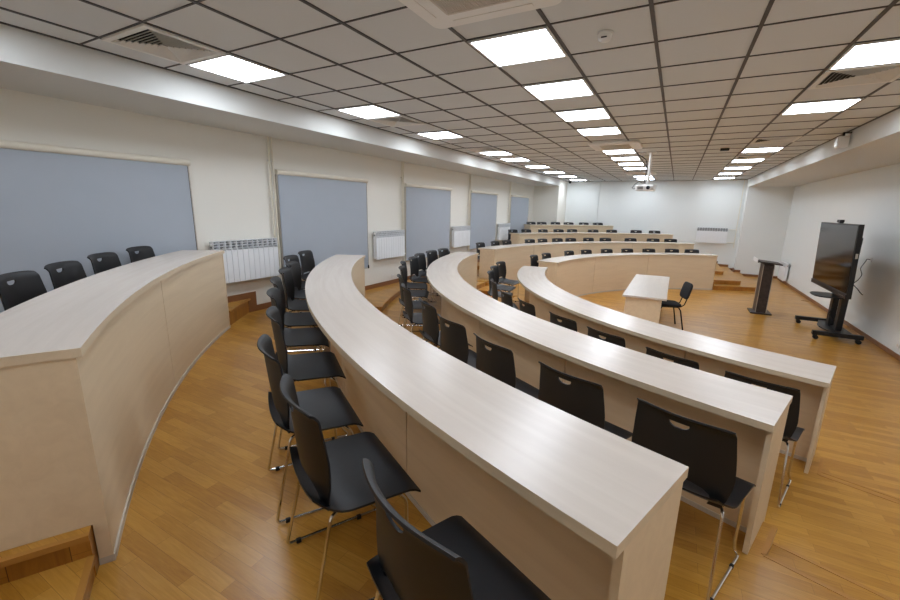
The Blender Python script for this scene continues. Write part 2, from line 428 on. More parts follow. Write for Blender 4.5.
# ------------------------------------------------------------------ chairs
def chair_meshes():
    # seat shell
    def seat_pt(u, v):                       # u across -1..1, v 0 rear .. 1 front
        y = -.182+.397*v
        rear = max(0, (.32-v)/.32)
        w = .236-.050*rear**2.4 + .004*v
        x = u*w
        y += -.012*rear*(1-u*u)
        z = .452-.012*(1-u*u)*sin(pi*min(1, v*1.1)) + .05*rear**2 + .012*abs(u)**3*(1-v)
        fr = max(0, (v-.86)/.14); z -= .022*fr**2
        return Vector((x, y, z))
    nu, nv, t = 16, 18, .009
    V = []; F = []
    G = [[seat_pt(-1+2*i/nu, j/nv) for i in range(nu+1)] for j in range(nv+1)]
    for j in range(nv+1):
        for i in range(nu+1): V.append(G[j][i])
    m = len(V)
    V += [p-Vector((0, 0, t)) for p in V[:m]]
    id_ = lambda j, i: j*(nu+1)+i
    for j in range(nv):
        for i in range(nu):
            F.append((id_(j, i), id_(j, i+1), id_(j+1, i+1), id_(j+1, i)))
            F.append((m+id_(j, i), m+id_(j+1, i), m+id_(j+1, i+1), m+id_(j, i+1)))
    loop = [id_(0, i) for i in range(nu)]+[id_(j, nu) for j in range(nv)]+[id_(nv, i) for i in range(nu, 0, -1)]+[id_(j, 0) for j in range(nv, 0, -1)]
    for k in range(len(loop)):
        a, b = loop[k], loop[(k+1) % len(loop)]; F.append((a, m+a, m+b, b))
    seat = MB().add(V, F).mesh('seat', M['plastic'], smooth=True)
    # backrest with grip hole and lens shaped opening above the seat
    def interp(t, tab):
        for (a, x), (b, y) in zip(tab, tab[1:]):
            if t <= b: return x+(y-x)*(t-a)/(b-a)
        return tab[-1][1]
    WT = [(.435, .186), (.47, .198), (.50, .208), (.56, .221), (.60, .224), (.70, .217), (.80, .207), (.835, .203)]
    YT = [(.435, -.150), (.50, -.168), (.60, -.180), (.70, -.190), (.80, -.200), (.822, -.207), (.831, -.217), (.835, -.228)]
    HT = [(.435, .135), (.45, .140), (.475, .150), (.50, .145), (.52, .118), (.535, .06), (.56, .058), (.765, .036), (.773, .018), (.778, .031), (.784, .039), (.793, .043), (.7995, .042), (.803, .042), (.835, .05)]
    zs = [.4475, .458, .475, .50, .52, .532, .56, .60, .65, .70, .735, .760, .773, .778, .784, .793, .7995, .808, .818, .826, .831, .834]
    def hole(z0, z1): return (z1 <= .533) or (z0 >= .7729 and z1 <= .7996)
    no, ni = 6, 6
    def back_pt(x, z):
        W = interp(z, WT)
        conc = .028+.022*min(1, max(0, (z-.45)/.2))
        y = interp(z, YT)+conc*(x/.21)**2
        zz = z + (.004*(1-(x/.2)**2) if z > .8 else 0) + (-.006*(abs(x)/W)**8 if z > .815 else 0)
        return Vector((x, y, zz))
    rowsv = []
    for z in zs:
        W = interp(z, WT); h = interp(z, HT)
        xs = [-W+(W-h)*i/no for i in range(no)]+[-h+2*h*i/ni for i in range(ni+1)]+[h+(W-h)*(i+1)/no for i in range(no)]
        rowsv.append([back_pt(x, z) for x in xs])
    nc = len(rowsv[0]); V = []; F = []; bm = bmesh.new()
    vs = [[bm.verts.new(p) for p in r] for r in rowsv]
    for j in range(len(zs)-1):
        for i in range(nc-1):
            if hole(zs[j], zs[j+1]) and no <= i < no+ni: continue
            bm.faces.new((vs[j][i], vs[j][i+1], vs[j+1][i+1], vs[j+1][i]))
    for v in [v for v in bm.verts if not v.link_faces]: bm.verts.remove(v)
    bm.normal_update()
    me = bpy.data.meshes.new('backrest'); 
    geom = bmesh.ops.solidify(bm, geom=bm.faces[:], thickness=.008)
    bmesh.ops.recalc_face_normals(bm, faces=bm.faces)
    bm.to_mesh(me); bm.free(); me.materials.append(M['plastic_back'])
    for p in me.polygons: p.use_smooth = True
    try: me.set_sharp_from_angle(angle=RAD(40))
    except Exception: pass
    # sled frame: one bent chrome rod per side
    def fillet(pts, r, n=5):
        out = [Vector(pts[0])]
        for i in range(1, len(pts)-1):
            p = Vector(pts[i]); a = (Vector(pts[i-1])-p); b = (Vector(pts[i+1])-p)
            ra = min(r, a.length*.45, b.length*.45); a = p+a.normalized()*ra; b = p+b.normalized()*ra
            for k in range(n+1):
                t = k/n; out.append(a*(1-t)**2+p*2*t*(1-t)+b*t*t)
        out.append(Vector(pts[-1])); return out
    legs = []; glides = []
    for s in (-1, 1):
        x = s
        pts = [(x*.120, .10, .432), (x*.200, .125, .432), (x*.212, .165, .395), (x*.210, .172, .075), (x*.226, .225, .0065+.0075),
               (x*.226, -.215, .0065+.0075), (x*.222, -.205, .06), (x*.200, -.125, .425), (x*.186, -.095, .434), (x*.120, -.06, .434)]
        legs.append(MB().tube(fillet(pts, .03), .0070, 8).mesh('leg', M['chrome'], smooth=True))
        gs = []
        for y in (-.165, .12):
            gl = MB().obox((x*.2255, y, .0115), ((1, 0, 0), (0, 1, 0), (0, 0, 1)), (.0080, .011, .0105))
            gs.append(gl.mesh('glide', M['rubber'], bevel=.003))
        glides.append(gs)
    cb = MB().tube([(-.205, .10, .428), (.205, .10, .428)], .006, 8).tube([(-.19, -.07, .430), (.19, -.07, .430)], .006, 8)
    cross = cb.mesh('crossbar', M['chrome'], smooth=True)
    return seat, me, legs, glides, cross
SEAT, BACK, LEGS, GLIDES, CROSS = chair_meshes()
def make_chair():
    root = thing('stacking_chair', (0, 0, 0), 'x', 'chair')
    put('seat', SEAT, root); put('backrest', BACK, root)
    for l, gl in zip(LEGS, GLIDES):
        o = put('leg', l, root); o['label'] = 'chrome wire sled leg'
        for q in gl: put('glide', q, o)
    o = put('crossbar', CROSS, root)
    return root
PROTO = make_chair(); FIRST = [True]
ORD = ['first', 'second', 'third', 'fourth', 'fifth', 'sixth', 'seventh', 'eighth', 'ninth', 'tenth', 'eleventh', 'twelfth', 'thirteenth', 'fourteenth']
CH = {
 'A': (10.25, .84, [-128.9, -131.9, -135.5, -139.0]),
 'B': (8.90, .64, [-111.7, -116.3, -120.2, -124.4, -128.9, -132.7, -136.6, -140.3, -144.4, -148.4]),
 'C': (7.46, .44, [-111.0, -115.6, -120.5, -125.2, -130.0, -136.2, -141.6, -147.6, -152.2, -157.0, -161.6, -166.4, -170.6]),
 'D': (6.07, .24, [-111.0, -116.4, -122.5, -128.2, -135.0, -140.4, -148.0, -156.4, -162.8, -169.5]),
 'Df': (5.74, .24, [173.7, 167.0, 156.3, 149.1, 141.3, 133.9, 126.7, 119.6, 113.7]),
 'Cf': (7.27, .44, [173.2, 167.5, 163.2, 155.2, 150.8, 146.1, 141.8, 136.3, 131.4, 124.2, 118.2, 113.6]),
 'Bf': (8.74, .64, [150.4, 146.6, 141.9, 137.7, 134.0, 128.5, 123.8, 117.8, 113.4]),
 'Af': (10.23, .84, [139.1, 136.5, 133.1, 130.0, 126.3, 123.0]),
}
RR = {'A': [10.27, 10.24, 10.25, 10.22], 'B': [8.87, 8.89, 8.88, 8.78, 8.76, 8.76, 8.74, 8.75, 8.90, 8.87],
      'C': [7.46, 7.48, 7.50, 7.49, 7.45, 7.47, 7.45, 7.43, 7.46, 7.41, 7.42, 7.36, 7.28], 'D': [6.11, 6.10, 6.06, 6.04, 6.05, 6.09, 6.05, 6.03, 6.00, 5.98]}
PHR = {'A': 'from the left behind the leftmost high desk', 'B': 'from the near end behind the broad foreground desk',
       'C': 'from the near end along the desk below the foreground one', 'D': 'from the near end along the lowest near desk',
       'Df': 'from the left behind the lowest far desk', 'Cf': 'from the left behind the second far desk',
       'Bf': 'from the left behind the third far desk', 'Af': 'from the left behind the topmost far desk'}
GRP = {'A': 'chairs behind the leftmost desk', 'B': 'chairs behind the foreground desk', 'C': 'chairs behind the middle near desk', 'D': 'chairs behind the lowest near desk',
       'Df': 'chairs behind the lowest far desk', 'Cf': 'chairs behind the second far desk', 'Bf': 'chairs behind the third far desk', 'Af': 'chairs behind the topmost far desk'}
YAW = {('B', 0): -2, ('B', 1): -3, ('B', 2): -3, ('B', 3): -3, ('C', 0): 0, ('C', 1): 2, ('C', 2): 0, ('D', 0): 2, ('D', 1): -2,
       ('D', 7): -10, ('D', 8): -12, ('D', 9): -13, ('C', 9): -8, ('C', 10): -11, ('C', 11): -13, ('C', 12): -12, ('B', 7): -5, ('B', 8): -9, ('B', 9): -9,
       ('A', 0): -4, ('A', 1): -3, ('A', 2): -3, ('A', 3): -5}
for row, (rb, z, angs) in CH.items():
    for i, a in enumerate(angs):
        if FIRST[0]: o = PROTO; FIRST[0] = False
        else: o = copy_tree(PROTO)
        yaw = YAW.get((row, i), random.uniform(-4, 4))
        r = (RR[row][i] if row in RR else rb)-.17
        x, y = pol(r, a)
        o.location = (x, y, z); o.rotation_euler.z = RAD(a+90+yaw)
        o['label'] = 'black plastic chair, %s %s' % (ORD[i], PHR[row] if not (row == 'A') else 'from the left behind the leftmost high desk')
        o['category'] = 'chair'; o['group'] = GRP[row]

# ------------------------------------------------------------------ ceiling lamps, grilles, air conditioners
def lamp(c, r, label, group):
    x, y = GX(c), GY(r)
    t = thing('ceiling_light', (x, y, ZC-.012), label, 'ceiling light', group)
    h = .280
    f = MB()
    for sx in (-1, 1):
        f.box(sx*h-.009, sx*h+.009, -h-.009, h+.009, 0, .016); f.box(-h, h, sx*h-.009, sx*h+.009, 0, .016)
    put('frame', f.mesh('frame', M['white']), t)
    put('diffuser', MB().box(-h, h, -h, h, .004, .014).mesh('diffuser', M['light']), t)
Lr = [-1.5, 1.5, 4.5, 7.5, 11.5, 13.5, 16.5, 19.5, 22.5, 25.5]
Cr = [-1.5, 2.5, 4.5, 6.5, 8.5, 12.5, 14.5, 16.5, 18.5, 23.5, 25.5]
Rr = [-1.5, 1.5, 4.5, 7.5, 13.5, 16.5, 19.5, 22.5, 25.5]
for nm, c, rr in (('left', 6.5, Lr), ('centre', 2.5, Cr), ('right', -1.5, Rr)):
    for i, r in enumerate(rr):
        vis = i-1 if nm != 'right' else i-2  # negative: unseen lamps continuing each line, added to light the hall
        if vis >= 0: lab = 'square white ceiling light panel, %s in view of the %s line' % (ORD[vis], nm)
        else: lab = 'unseen square ceiling light panel added overhead to light the hall, %s line%s' % (nm, '' if vis == -1 else ' rearmost')
        lamp(c, r, lab, 'ceiling lights of the %s line' % nm)
def vent(c, r, label):
    x, y = GX(c), GY(r)
    t = thing('ceiling_vent', (x, y, ZC-.016), label, 'air vent', 'square ceiling air vents')
    f = MB(); h = .29
    for sx in (-1, 1):
        f.box(sx*(h-.02)-.02, sx*(h-.02)+.02, -h, h, 0, .02); f.box(-h+.04, h-.04, sx*(h-.02)-.02, sx*(h-.02)+.02, 0, .02)
    put('frame', f.mesh('frame', M['vent']), t)
    lv = MB(); k = 8
    for i in range(k):                      # nested square blades, each sloping outwards
        a = .245-.029*i; b = a-.015
        if b <= .005: b = .004
        for q in range(4):
            c_, s_ = [(1, 0), (0, 1), (-1, 0), (0, -1)][q]
            def rot(px, py): return (px*c_-py*s_, px*s_+py*c_)
            pts = [rot(a, -a)+(.001,), rot(a, a)+(.001,), rot(b, b)+(.017,), rot(b, -b)+(.017,)]
            top = [(p[0], p[1], p[2]+.0025) for p in pts]
            lv.add(pts+top, [(0, 1, 2, 3), (7, 6, 5, 4), (0, 4, 5, 1), (1, 5, 6, 2), (2, 6, 7, 3), (3, 7, 4, 0)])
    put('louvre', lv.mesh('louvre', M['vent']), t)
    put('backing', MB().box(-.25, .25, -.25, .25, .0195, .0205).mesh('backing', M['dark']), t)
for c, r, lab in ((6.5, .5, 'cream square louvred vent at upper left beside the first left light'),
                  (6.5, 5.5, 'cream square louvred vent just beyond the second left line light'),
                  (6.5, 10.5, 'cream louvred vent in front of the fourth left line light'),
                  (-1.5, 5.5, 'cream louvred vent at upper right edge beyond a bright light'),
                  (-1.5, 11.5, 'cream louvred vent before the third visible right line light'),
                  (-1.5, 15.5, 'small louvred vent before the fourth visible right line light')):
    vent(c, r, lab)
def cassette(x, y, label):
    t = thing('air_conditioner', (x, y, ZC-.04), label, 'air conditioner', 'ceiling cassette air conditioners')
    h = .42; g = .25; rr = .07
    def rsq(hh, r, n=6):
        out = []
        for cx_, cy_, a in ((hh-r, hh-r, 0), (-hh+r, hh-r, 90), (-hh+r, -hh+r, 180), (hh-r, -hh+r, 270)):
            for k in range(n+1): out.append((cx_+r*cos(RAD(a+90*k/n)), cy_+r*sin(RAD(a+90*k/n))))
        return out
    # panel ring with four air slots
    mb = MB()
    o1, o2 = rsq(h, rr), rsq(h-.012, rr-.01)
    n_ = len(o1)
    V = [(p[0], p[1], .036) for p in o1]+[(p[0], p[1], .012) for p in o1]+[(p[0], p[1], .0) for p in o2]
    F = [(i, (i+1) % n_, n_+(i+1) % n_, n_+i) for i in range(n_)]+[(n_+i, n_+(i+1) % n_, 2*n_+(i+1) % n_, 2*n_+i) for i in range(n_)]
    F.append(tuple(range(n_)))
    # bottom ring to the grille square
    q = rsq(g, .012); V += [(p[0], p[1], .0) for p in q]
    F += [(2*n_+i, 2*n_+(i+1) % n_, 3*n_+(i+1) % n_, 3*n_+i) for i in range(n_)]
    V += [(p[0], p[1], .012) for p in q]
    F += [(3*n_+i, 3*n_+(i+1) % n_, 4*n_+(i+1) % n_, 4*n_+i) for i in range(n_)]
    F.append(tuple(4*n_+i for i in range(n_)))
    mb.add(V, F)
    put('body', mb.mesh('body', M['ac']), t)
    for k in range(4):
        c_, s_ = [(1, 0), (0, 1), (-1, 0), (0, -1)][k]
        R_ = lambda px, py: (px*c_-py*s_, px*s_+py*c_)
        def bx(x0, x1, y0, y1, z0, z1):
            a_, b_ = R_(x0, y0), R_(x1, y1)
            return MB().box(min(a_[0], b_[0]), max(a_[0], b_[0]), min(a_[1], b_[1]), max(a_[1], b_[1]), z0, z1)
        sl = put('air_slot', bx(.325, .365, -.25, .25, -.0015, .002).mesh('air_slot', M['ac_grille']), t)
        put('flap', bx(.3265, .3645, -.2495, .2495, -.0035, -.0016).mesh('flap', M['ac']), sl)
    gr = MB()
    for i in range(34):
        xx = -.238+.476*i/33; gr.box(xx-.0040, xx+.0040, -.24, .24, -.002, .006)
    for yy in (-.243, -.008, .008, .243): gr.box(-.243, .243, yy-.007, yy+.007, -.003, .006)
    for xx in (-.243, .243): gr.box(xx-.005, xx+.005, -.243, .243, -.003, .006)
    put('grille', gr.mesh('grille', M['ac_grille']), t)
    put('filter', MB().box(-.24, .24, -.24, .24, .007, .0115).mesh('filter', plain_filter), t)
plain_filter = plain('ac_filter_mesh', srgb(96, 90, 80), .8)
cassette(-1.11, 2.17, 'large white ceiling air conditioner cut off at the top edge')
cassette(-1.13, GY(10.95), 'white ceiling air conditioner in the middle before the projector pole')
cassette(-1.15, GY(21.2), 'farthest white ceiling air conditioner seen edge on behind the projector pole')

# smoke detector, ceiling sensor, dome camera
t = thing('smoke_detector', (-.575, 3.20, ZC-.052), 'round white smoke detector on the ceiling tile right of the first centre light', 'smoke detector')
put('base', MB().lathe([(.05, .0405), (.052, .044), (.052, .052)], (0, 0, 0)).mesh('base', M['white'], smooth=True), t)
put('head', MB().lathe([(.012, 0), (.030, .003), (.041, .013), (.045, .024), (.045, .0405)], (0, 0, 0)).mesh('head', M['white'], smooth=True), t)
put('sensor_slot', MB().obox((.0, -.0425, .016), ((1, 0, 0), (0, 1, .35), (0, -.35, 1)), (.018, .003, .004)).mesh('sensor_slot', M['dark']), t)
t = thing('ceiling_sensor', (.61, 9.36, ZC-.05), 'small dark ceiling sensor box between the centre and right light lines', 'sensor')
put('housing', MB().box(-.07, .07, -.05, .05, 0, .05).mesh('housing', M['black'], bevel=.008), t)
put('rim', MB().box(-.085, .085, -.065, .065, .042, .0495).mesh('rim', M['cream']), t)
t = thing('dome_camera', (-4.02, 17.6, ZC-.10), 'tiny black dome camera under the ceiling in the far left corner', 'camera')
put('mount', MB().cyl((0, 0, .06), .05, .04, 20).mesh('mount', M['black'], smooth=True), t)
put('dome', MB().lathe([(.004, 0), (.03, .008), (.048, .03), (.05, .06)], (0, 0, 0)).mesh('dome', M['lead'], smooth=True), t)

# projector on its pole
t = thing('projector_pole', (-.61, 9.48, ZC), 'white projector pole hanging from the ceiling', 'ceiling mount')
put('ceiling_plate', MB().box(-.09, .09, -.07, .07, -.03, -.0035).mesh('ceiling_plate', M['white'], bevel=.006), t)
put('pole', MB().cyl((0, 0, -.62), .028, .60, 18).mesh('pole', M['white'], smooth=True), t)
put('pole_sleeve', MB().cyl((0, 0, -.30), .033, .10, 18).mesh('pole_sleeve', M['white'], smooth=True), t)
put('bracket', MB().box(-.10, .10, -.08, .08, -.640, -.622).mesh('bracket', M['white'], bevel=.004), t)
t = thing('projector', (-.64, 9.46, ZC-.752), 'white projector hanging at the bottom of the ceiling pole', 'projector', rz=RAD(-8))
put('body', MB().box(-.17, .17, -.13, .13, 0, .11).mesh('body', M['white'], bevel=.018), t)
put('lens', MB().cyl((.075, -.155, .055), .035, .04, 20, 'Y').mesh('lens', M['lead'], smooth=True), t)
vt = MB()
for i in range(6): vt.box(-.13, -.02, -.1325, -.129, .026+.011*i, .031+.011*i)
put('front_grille', vt.mesh('front_grille', M['black']), t)
cab = MB().tube([(-.86, 9.45, ZC-.004), (-.85, 9.45, ZC-.05), (-.78, 9.46, ZC-.08), (-.70, 9.46, ZC-.14), (-.665, 9.46, ZC-.22), (-.662, 9.46, ZC-.4), (-.67, 9.45, ZC-.55), (-.68, 9.44, ZC-.60)], .009, 8)
o = put('projector_cable', cab.mesh('projector_cable', M['rubber'], smooth=True)); tag(o, 'black cable running from the ceiling down beside the projector pole', 'cable')
cab = MB().tube([(-.70, 9.43, ZC-.60), (-.77, 9.42, ZC-.57), (-.84, 9.40, ZC-.62), (-.89, 9.40, ZC-.70), (-.86, 9.41, ZC-.715), (-.811, 9.43, ZC-.70)], .006, 8)
o = put('projector_cable', cab.mesh('projector_cable', M['rubber'], smooth=True)); tag(o, 'small cable looping at the left side of the projector', 'cable')

# white box speaker on the right bulkhead
t = thing('wall_speaker', (1.915, 8.04, 3.10), 'small white box speaker hung on the right ceiling bulkhead', 'speaker')
put('cabinet', MB().box(-.06, .06, -.07, .07, -.012, .135).mesh('cabinet', M['white'], bevel=.012), t)
put('front_cover', MB().box(-.064, -.058, -.06, .06, .0, .123).mesh('front_cover', M['silver'], bevel=.002), t)
put('bracket', MB().box(-.012, .012, -.02, .02, .133, .19).box(-.012, .084, -.02, .02, .175, .19).mesh('bracket', M['black']), t)

# ------------------------------------------------------------------ blinds, radiators, pipes on the left wall
BLN = [(.98, 2.98), (4.20, 6.20), (7.45, 9.47), (10.66, 12.58), (13.87, 15.83)]
for i, (y0, y1) in enumerate(BLN):
    t = thing('roller_blind', (WL, (y0+y1)/2, .98), 'closed grey blue roller blind, %s' % (['nearest and largest, at the left photo edge', 'second from the viewpoint on the left wall', 'third from the viewpoint on the left wall', 'fourth from the viewpoint on the left wall', 'farthest and smallest on the left wall'][i]), 'window blind', 'roller blinds along the left wall')
    h = (y1-y0)/2
    put('fabric', MB().box(.062, .066, -h+.025, h-.025, .02, 1.60).mesh('fabric', M['blind']), t)
    cs = []
    for k in range(9): cs.append((.075+.035*sin(pi*k/8)-.01, 1.625+.035*cos(pi*k/8)))
    prof = [(.001, 1.66)]+cs+[(.001, 1.59)]
    mb = MB(); m_ = len(prof)
    mb.v = [(x, -h, z) for x, z in prof]+[(x, h, z) for x, z in prof]
    mb.f = [tuple(range(m_)), tuple(reversed(range(m_, 2*m_)))]+[(k, (k+1) % m_, m_+(k+1) % m_, m_+k) for k in range(m_)]; mb.mi = [0]*len(mb.f)
    put('cassette', mb.mesh('cassette', M['cream']), t)
    put('bottom_bar', MB().box(.056, .072, -h+.02, h-.02, 0, .02).mesh('bottom_bar', M['silver'], bevel=.003), t)
    put('side_rail', MB().box(.001, .06, -h+.004, -h+.018, .0, 1.59).mesh('side_rail', M['silver']), t)
    put('side_rail', MB().box(.001, .06, h-.018, h-.004, .0, 1.59).mesh('side_rail', M['silver']), t)
    ch = MB().tube([(.080, h-.03, 1.58), (.080, h-.03, .06)], .002, 6).cyl((.080, h-.03, .0), .012, .06, 10)
    put('chain', ch.mesh('chain', M['rubber'], smooth=True), t)
def radiator(name_loc, rz, label, nsec=12):
    t = thing('radiator', name_loc, label, 'radiator', 'white sectional radiators', rz)
    # local: x along the wall, y out of the wall (0 = wall), z up from the underside
    w = .08; x0 = -nsec*w/2
    for i in range(nsec):
        xc = x0+(i+.5)*w
        s = MB()
        s.box(xc-.0368, xc+.0368, .116, .124, .0, .425)               # front plate
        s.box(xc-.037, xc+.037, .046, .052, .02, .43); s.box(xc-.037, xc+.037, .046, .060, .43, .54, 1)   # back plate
        s.box(xc-.014, xc+.014, .05, .116, .01, .40)                 # water column
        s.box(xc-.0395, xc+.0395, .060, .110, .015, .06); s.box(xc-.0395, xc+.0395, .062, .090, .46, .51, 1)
        for k in (-1, 1): s.box(xc+k*.028-.002, xc+k*.028+.002, .055, .116, .06, .42)
        for k in range(3):                                            # louvres at the top of the section
            zz = .447+.035*k
            s.obox((xc, .113-.004*k, zz), ((1, 0, 0), (0, .9, .43), (0, -.43, .9)), (.034, .010, .0022))
        for k in (-1, 1): s.box(xc+k*.0355-.002, xc+k*.0355+.002, .055, .124, .425, .545)
        s.box(xc-.0375, xc+.0375, .050, .118, .543, .549)
        put('section', s.mesh('section', [M['rad'], M['slot_shade']]), t)
    b = MB()
    for k in (-1, 1): b.box(k*.3-.015, k*.3+.015, .001, .05, .45, .48)
    put('wall_bracket', b.mesh('wall_bracket', M['white']), t)
    v = MB().cyl((nsec*w/2, .085, .50), .014, .02, 12, 'X').cyl((nsec*w/2, .085, .035), .014, .02, 12, 'X').cyl((-nsec*w/2-.02, .085, .50), .016, .02, 12, 'X').cyl((-nsec*w/2-.02, .085, .035), .016, .02, 12, 'X')
    put('valve', v.mesh('valve', M['white'], smooth=True), t)
    return t
RADS = [3.61, 6.85, 10.07, 13.27]
for i, y in enumerate(RADS):
    radiator((WL, y, 1.125), RAD(-90), 'white sectional radiator on the left wall, %s' % (['nearest, between first and second blinds', 'between second and third blinds', 'between third and fourth blinds', 'between fourth and farthest blinds'][i]))
radiator((1.17, YF, 1.08), RAD(180), 'white sectional radiator on the back wall above the far desks')
# right wall radiator: outward normal -x
radiator((WR, 16.45, .12), RAD(90), 'white radiator low on the right wall behind the lectern', 10)
def pipes(y, i):
    x = WL+.05
    t = thing('heating_pipe', (x, y, .64), 'cream heating pipes rising beside the %s radiator on the left wall' % ['nearest', 'second', 'third', 'fourth'][i], 'pipe', 'heating pipes on the left wall')
    for k, (dx, top) in enumerate(((-.028, 0), (.028, 0))):
        put('riser', MB().cyl((0, dx, .30 if k else .45), .0125, ZBL-.64-(.30 if k else .45), 12).mesh('riser', M['cream'], smooth=True), t)
    zt = 1.125+.50-.64; zb = 1.125+.035-.64
    put('branch', MB().tube([(0, -.028, zt), (.02, -.028, zt), (.035, -.028, zt)], .0115, 10).mesh('branch', M['cream'], smooth=True), t)
    put('branch', MB().tube([(0, .028, zb), (.030, .02, zb), (.035, -.01, zb), (.035, -.028, zb)], .0115, 10).mesh('branch', M['cream'], smooth=True), t)
    cl = MB()
    for z in (.8, 1.6, 2.1):
        cl.box(-.049, -.01, -.034, .034, z, z+.014)
    put('pipe_clip', cl.mesh('pipe_clip', M['white']), t)
for i, y in enumerate(RADS): pipes(y+.53, i)
t = thing('heating_pipe', (1.90, YF-.05, .44), 'cream heating pipe in the far right corner by the back radiator', 'pipe')
put('riser', MB().cyl((0, 0, .5), .0125, ZC-.45-.5, 12).mesh('riser', M['cream'], smooth=True), t)
for z in (1.58-.44, 1.115-.44):
    put('branch', MB().tube([(0, 0, z), (-.03, -.03, z), (-.21, -.035, z)], .0115, 10).mesh('branch', M['cream'], smooth=True), t)
t = thing('heating_pipe', (-2.9, YF-.02, .84), 'thin pale vertical conduit on the left part of the back wall', 'pipe')
put('riser', MB().cyl((0, 0, .0), .011, ZC-.845, 10).mesh('riser', M['wall_white'], smooth=True), t)
def socket(loc, rz, label):
    t = thing('wall_socket', loc, label, 'socket', None, rz)
    put('plate', MB().box(-.042, .042, .0005, .012, -.042, .042).mesh('plate', M['white'], bevel=.004), t)
    put('insert', MB().cyl((0, .0121, 0), .021, .002, 20, 'Y').mesh('insert', M['cream'], smooth=True), t)
socket((WR, 10.40, 1.36), RAD(90), 'white wall socket to the right of the display with a plugged cable')
socket((WR, 8.66, .20), RAD(90), 'white wall socket low on the right wall near the skirting')
socket((WL, 7.05, .70), RAD(-90), 'white wall socket just above the left skirting below a radiator')

# ------------------------------------------------------------------ stage furniture
# teacher table
t = thing('teacher_table', (-.33, 8.87, 0), 'pale wood teacher table standing alone on the stage floor', 'table')
put('tabletop', MB().box(-.34, .34, -1.36, 1.36, .714, .75).mesh('tabletop', [M['table']], bevel=.002), t)
for s in (-1, 1): put('side_panel', MB().box(-.29, .27, s*1.31-.011, s*1.31+.011, 0, .713).mesh('side_panel', M['table_side'], bevel=.001), t)
put('modesty_panel', MB().box(-.27, -.25, -1.298, 1.298, .06, .713).mesh('modesty_panel', M['table_side']), t)
put('support_panel', MB().box(-.249, -.02, -.011, .011, 0, .713).mesh('support_panel', M['table_side']), t)
# teacher chair: padded visitor chair, local +y = front, turned to face the seats
t = thing('visitor_chair', (.03, 8.70, 0), 'black padded visitor chair with metal legs behind the teacher table', 'chair', None, RAD(107))
def pad(pts_fn, nu=12, nv=12):
    V = [pts_fn(-1+2*i/nu, -1+2*j/nv) for j in range(nv+1) for i in range(nu+1)]
    return V
def cushion(center, ax, half, crown=.02, round_=.5):
    """soft pad: superellipse outline with domed faces"""
    n, m = 40, 6; V = []; F = []
    c = Vector(center); X, Y, Z = [Vector(a) for a in ax]
    rings = []
    for k in range(-m, m+1):
        f = k/m; zz = half[2]*(abs(f)**1.0)*(1 if f >= 0 else -1)
        inset = (1-sqrt(max(0, 1-abs(f)**3)))*.035
        ring = []
        for q in range(n):
            a = 2*pi*q/n; ca, sa = cos(a), sin(a)
            sx = abs(ca)**.42*(1 if ca >= 0 else -1); sy = abs(sa)**.42*(1 if sa >= 0 else -1)
            ring.append(c+X*(half[0]-inset)*sx+Y*(half[1]-inset)*sy+Z*zz)
        rings.append(ring)
    V = [p for r in rings for p in r]; L = len(rings)
    for i in range(L-1):
        for q in range(n): F.append((i*n+q, i*n+(q+1) % n, (i+1)*n+(q+1) % n, (i+1)*n+q))
    V.append(c-Z*(half[2]+crown)); V.append(c+Z*(half[2]+crown)); b = len(V)
    for q in range(n):
        F.append((b-2, (q+1) % n, q)); F.append((b-1, (L-1)*n+q, (L-1)*n+(q+1) % n))
    return MB().add(V, F)
put('seat', cushion((0, 0, .455), ((1, 0, 0), (0, 1, 0), (0, 0, 1)), (.225, .205, .025), .008).mesh('seat', M['fabric'], smooth=True), t)
by = Vector((0, .22, -.975)).normalized()
put('backrest', cushion((0, -.295, .72), ((1, 0, 0), (0, -.22, .975), (0, .975, .22)), (.215, .155, .02), .008).mesh('backrest', M['fabric'], smooth=True), t)
for s in (-1, 1):
    put('leg', MB().tube([(s*.19, .14, .425), (s*.20, .19, .36), (s*.215, .235, .012), (s*.215, .235, .0)], .0115, 10).mesh('leg', M['black'], smooth=True), t)
    put('leg', MB().tube([(s*.19, -.14, .425), (s*.20, -.18, .36), (s*.215, -.255, .012), (s*.215, -.255, .0)], .0115, 10).mesh('leg', M['black'], smooth=True), t)
    put('back_support', MB().tube([(s*.12, -.10, .420), (s*.12, -.20, .42), (s*.12, -.255, .46), (s*.12, -.285, .56), (s*.12, -.305, .66)], .010, 10).mesh('back_support', M['black'], smooth=True), t)
put('seat_frame', MB().box(-.19, .19, -.14, .14, .412, .430).mesh('seat_frame', M['black']), t)

# lectern
t = thing('lectern', (1.86, 11.15, 0), 'slim dark wood lectern standing on the stage floor', 'lectern')
put('base', MB().box(-.19, .19, -.24, .24, 0, .032).mesh('base', M['wenge'], bevel=.002), t)
put('column', MB().box(-.095, .085, -.19, .19, .033, 1.09).mesh('column', M['wenge'], bevel=.002), t)
for x in (-.099, .089):
    for y in (-.194, .194): put('edge_strip', MB().box(x-.005, x+.005, y-.005, y+.005, .033, 1.085).mesh('edge_strip', M['silver']), t)
top = MB().obox((.0, 0, 1.125), ((.985, 0, -.10), (0, 1, 0), (.10, 0, .985)), (.215, .27, .013))
put('reading_board', top.mesh('reading_board', M['wenge'], bevel=.002), t)
put('front_lip', MB().box(-.222, -.204, -.27, .27, 1.125, 1.19).mesh('front_lip', M['black'], bevel=.002), t)
put('lip_cover', MB().box(-.238, -.2225, -.265, .265, 1.13, 1.205).mesh('lip_cover', M['white'], bevel=.002), t)

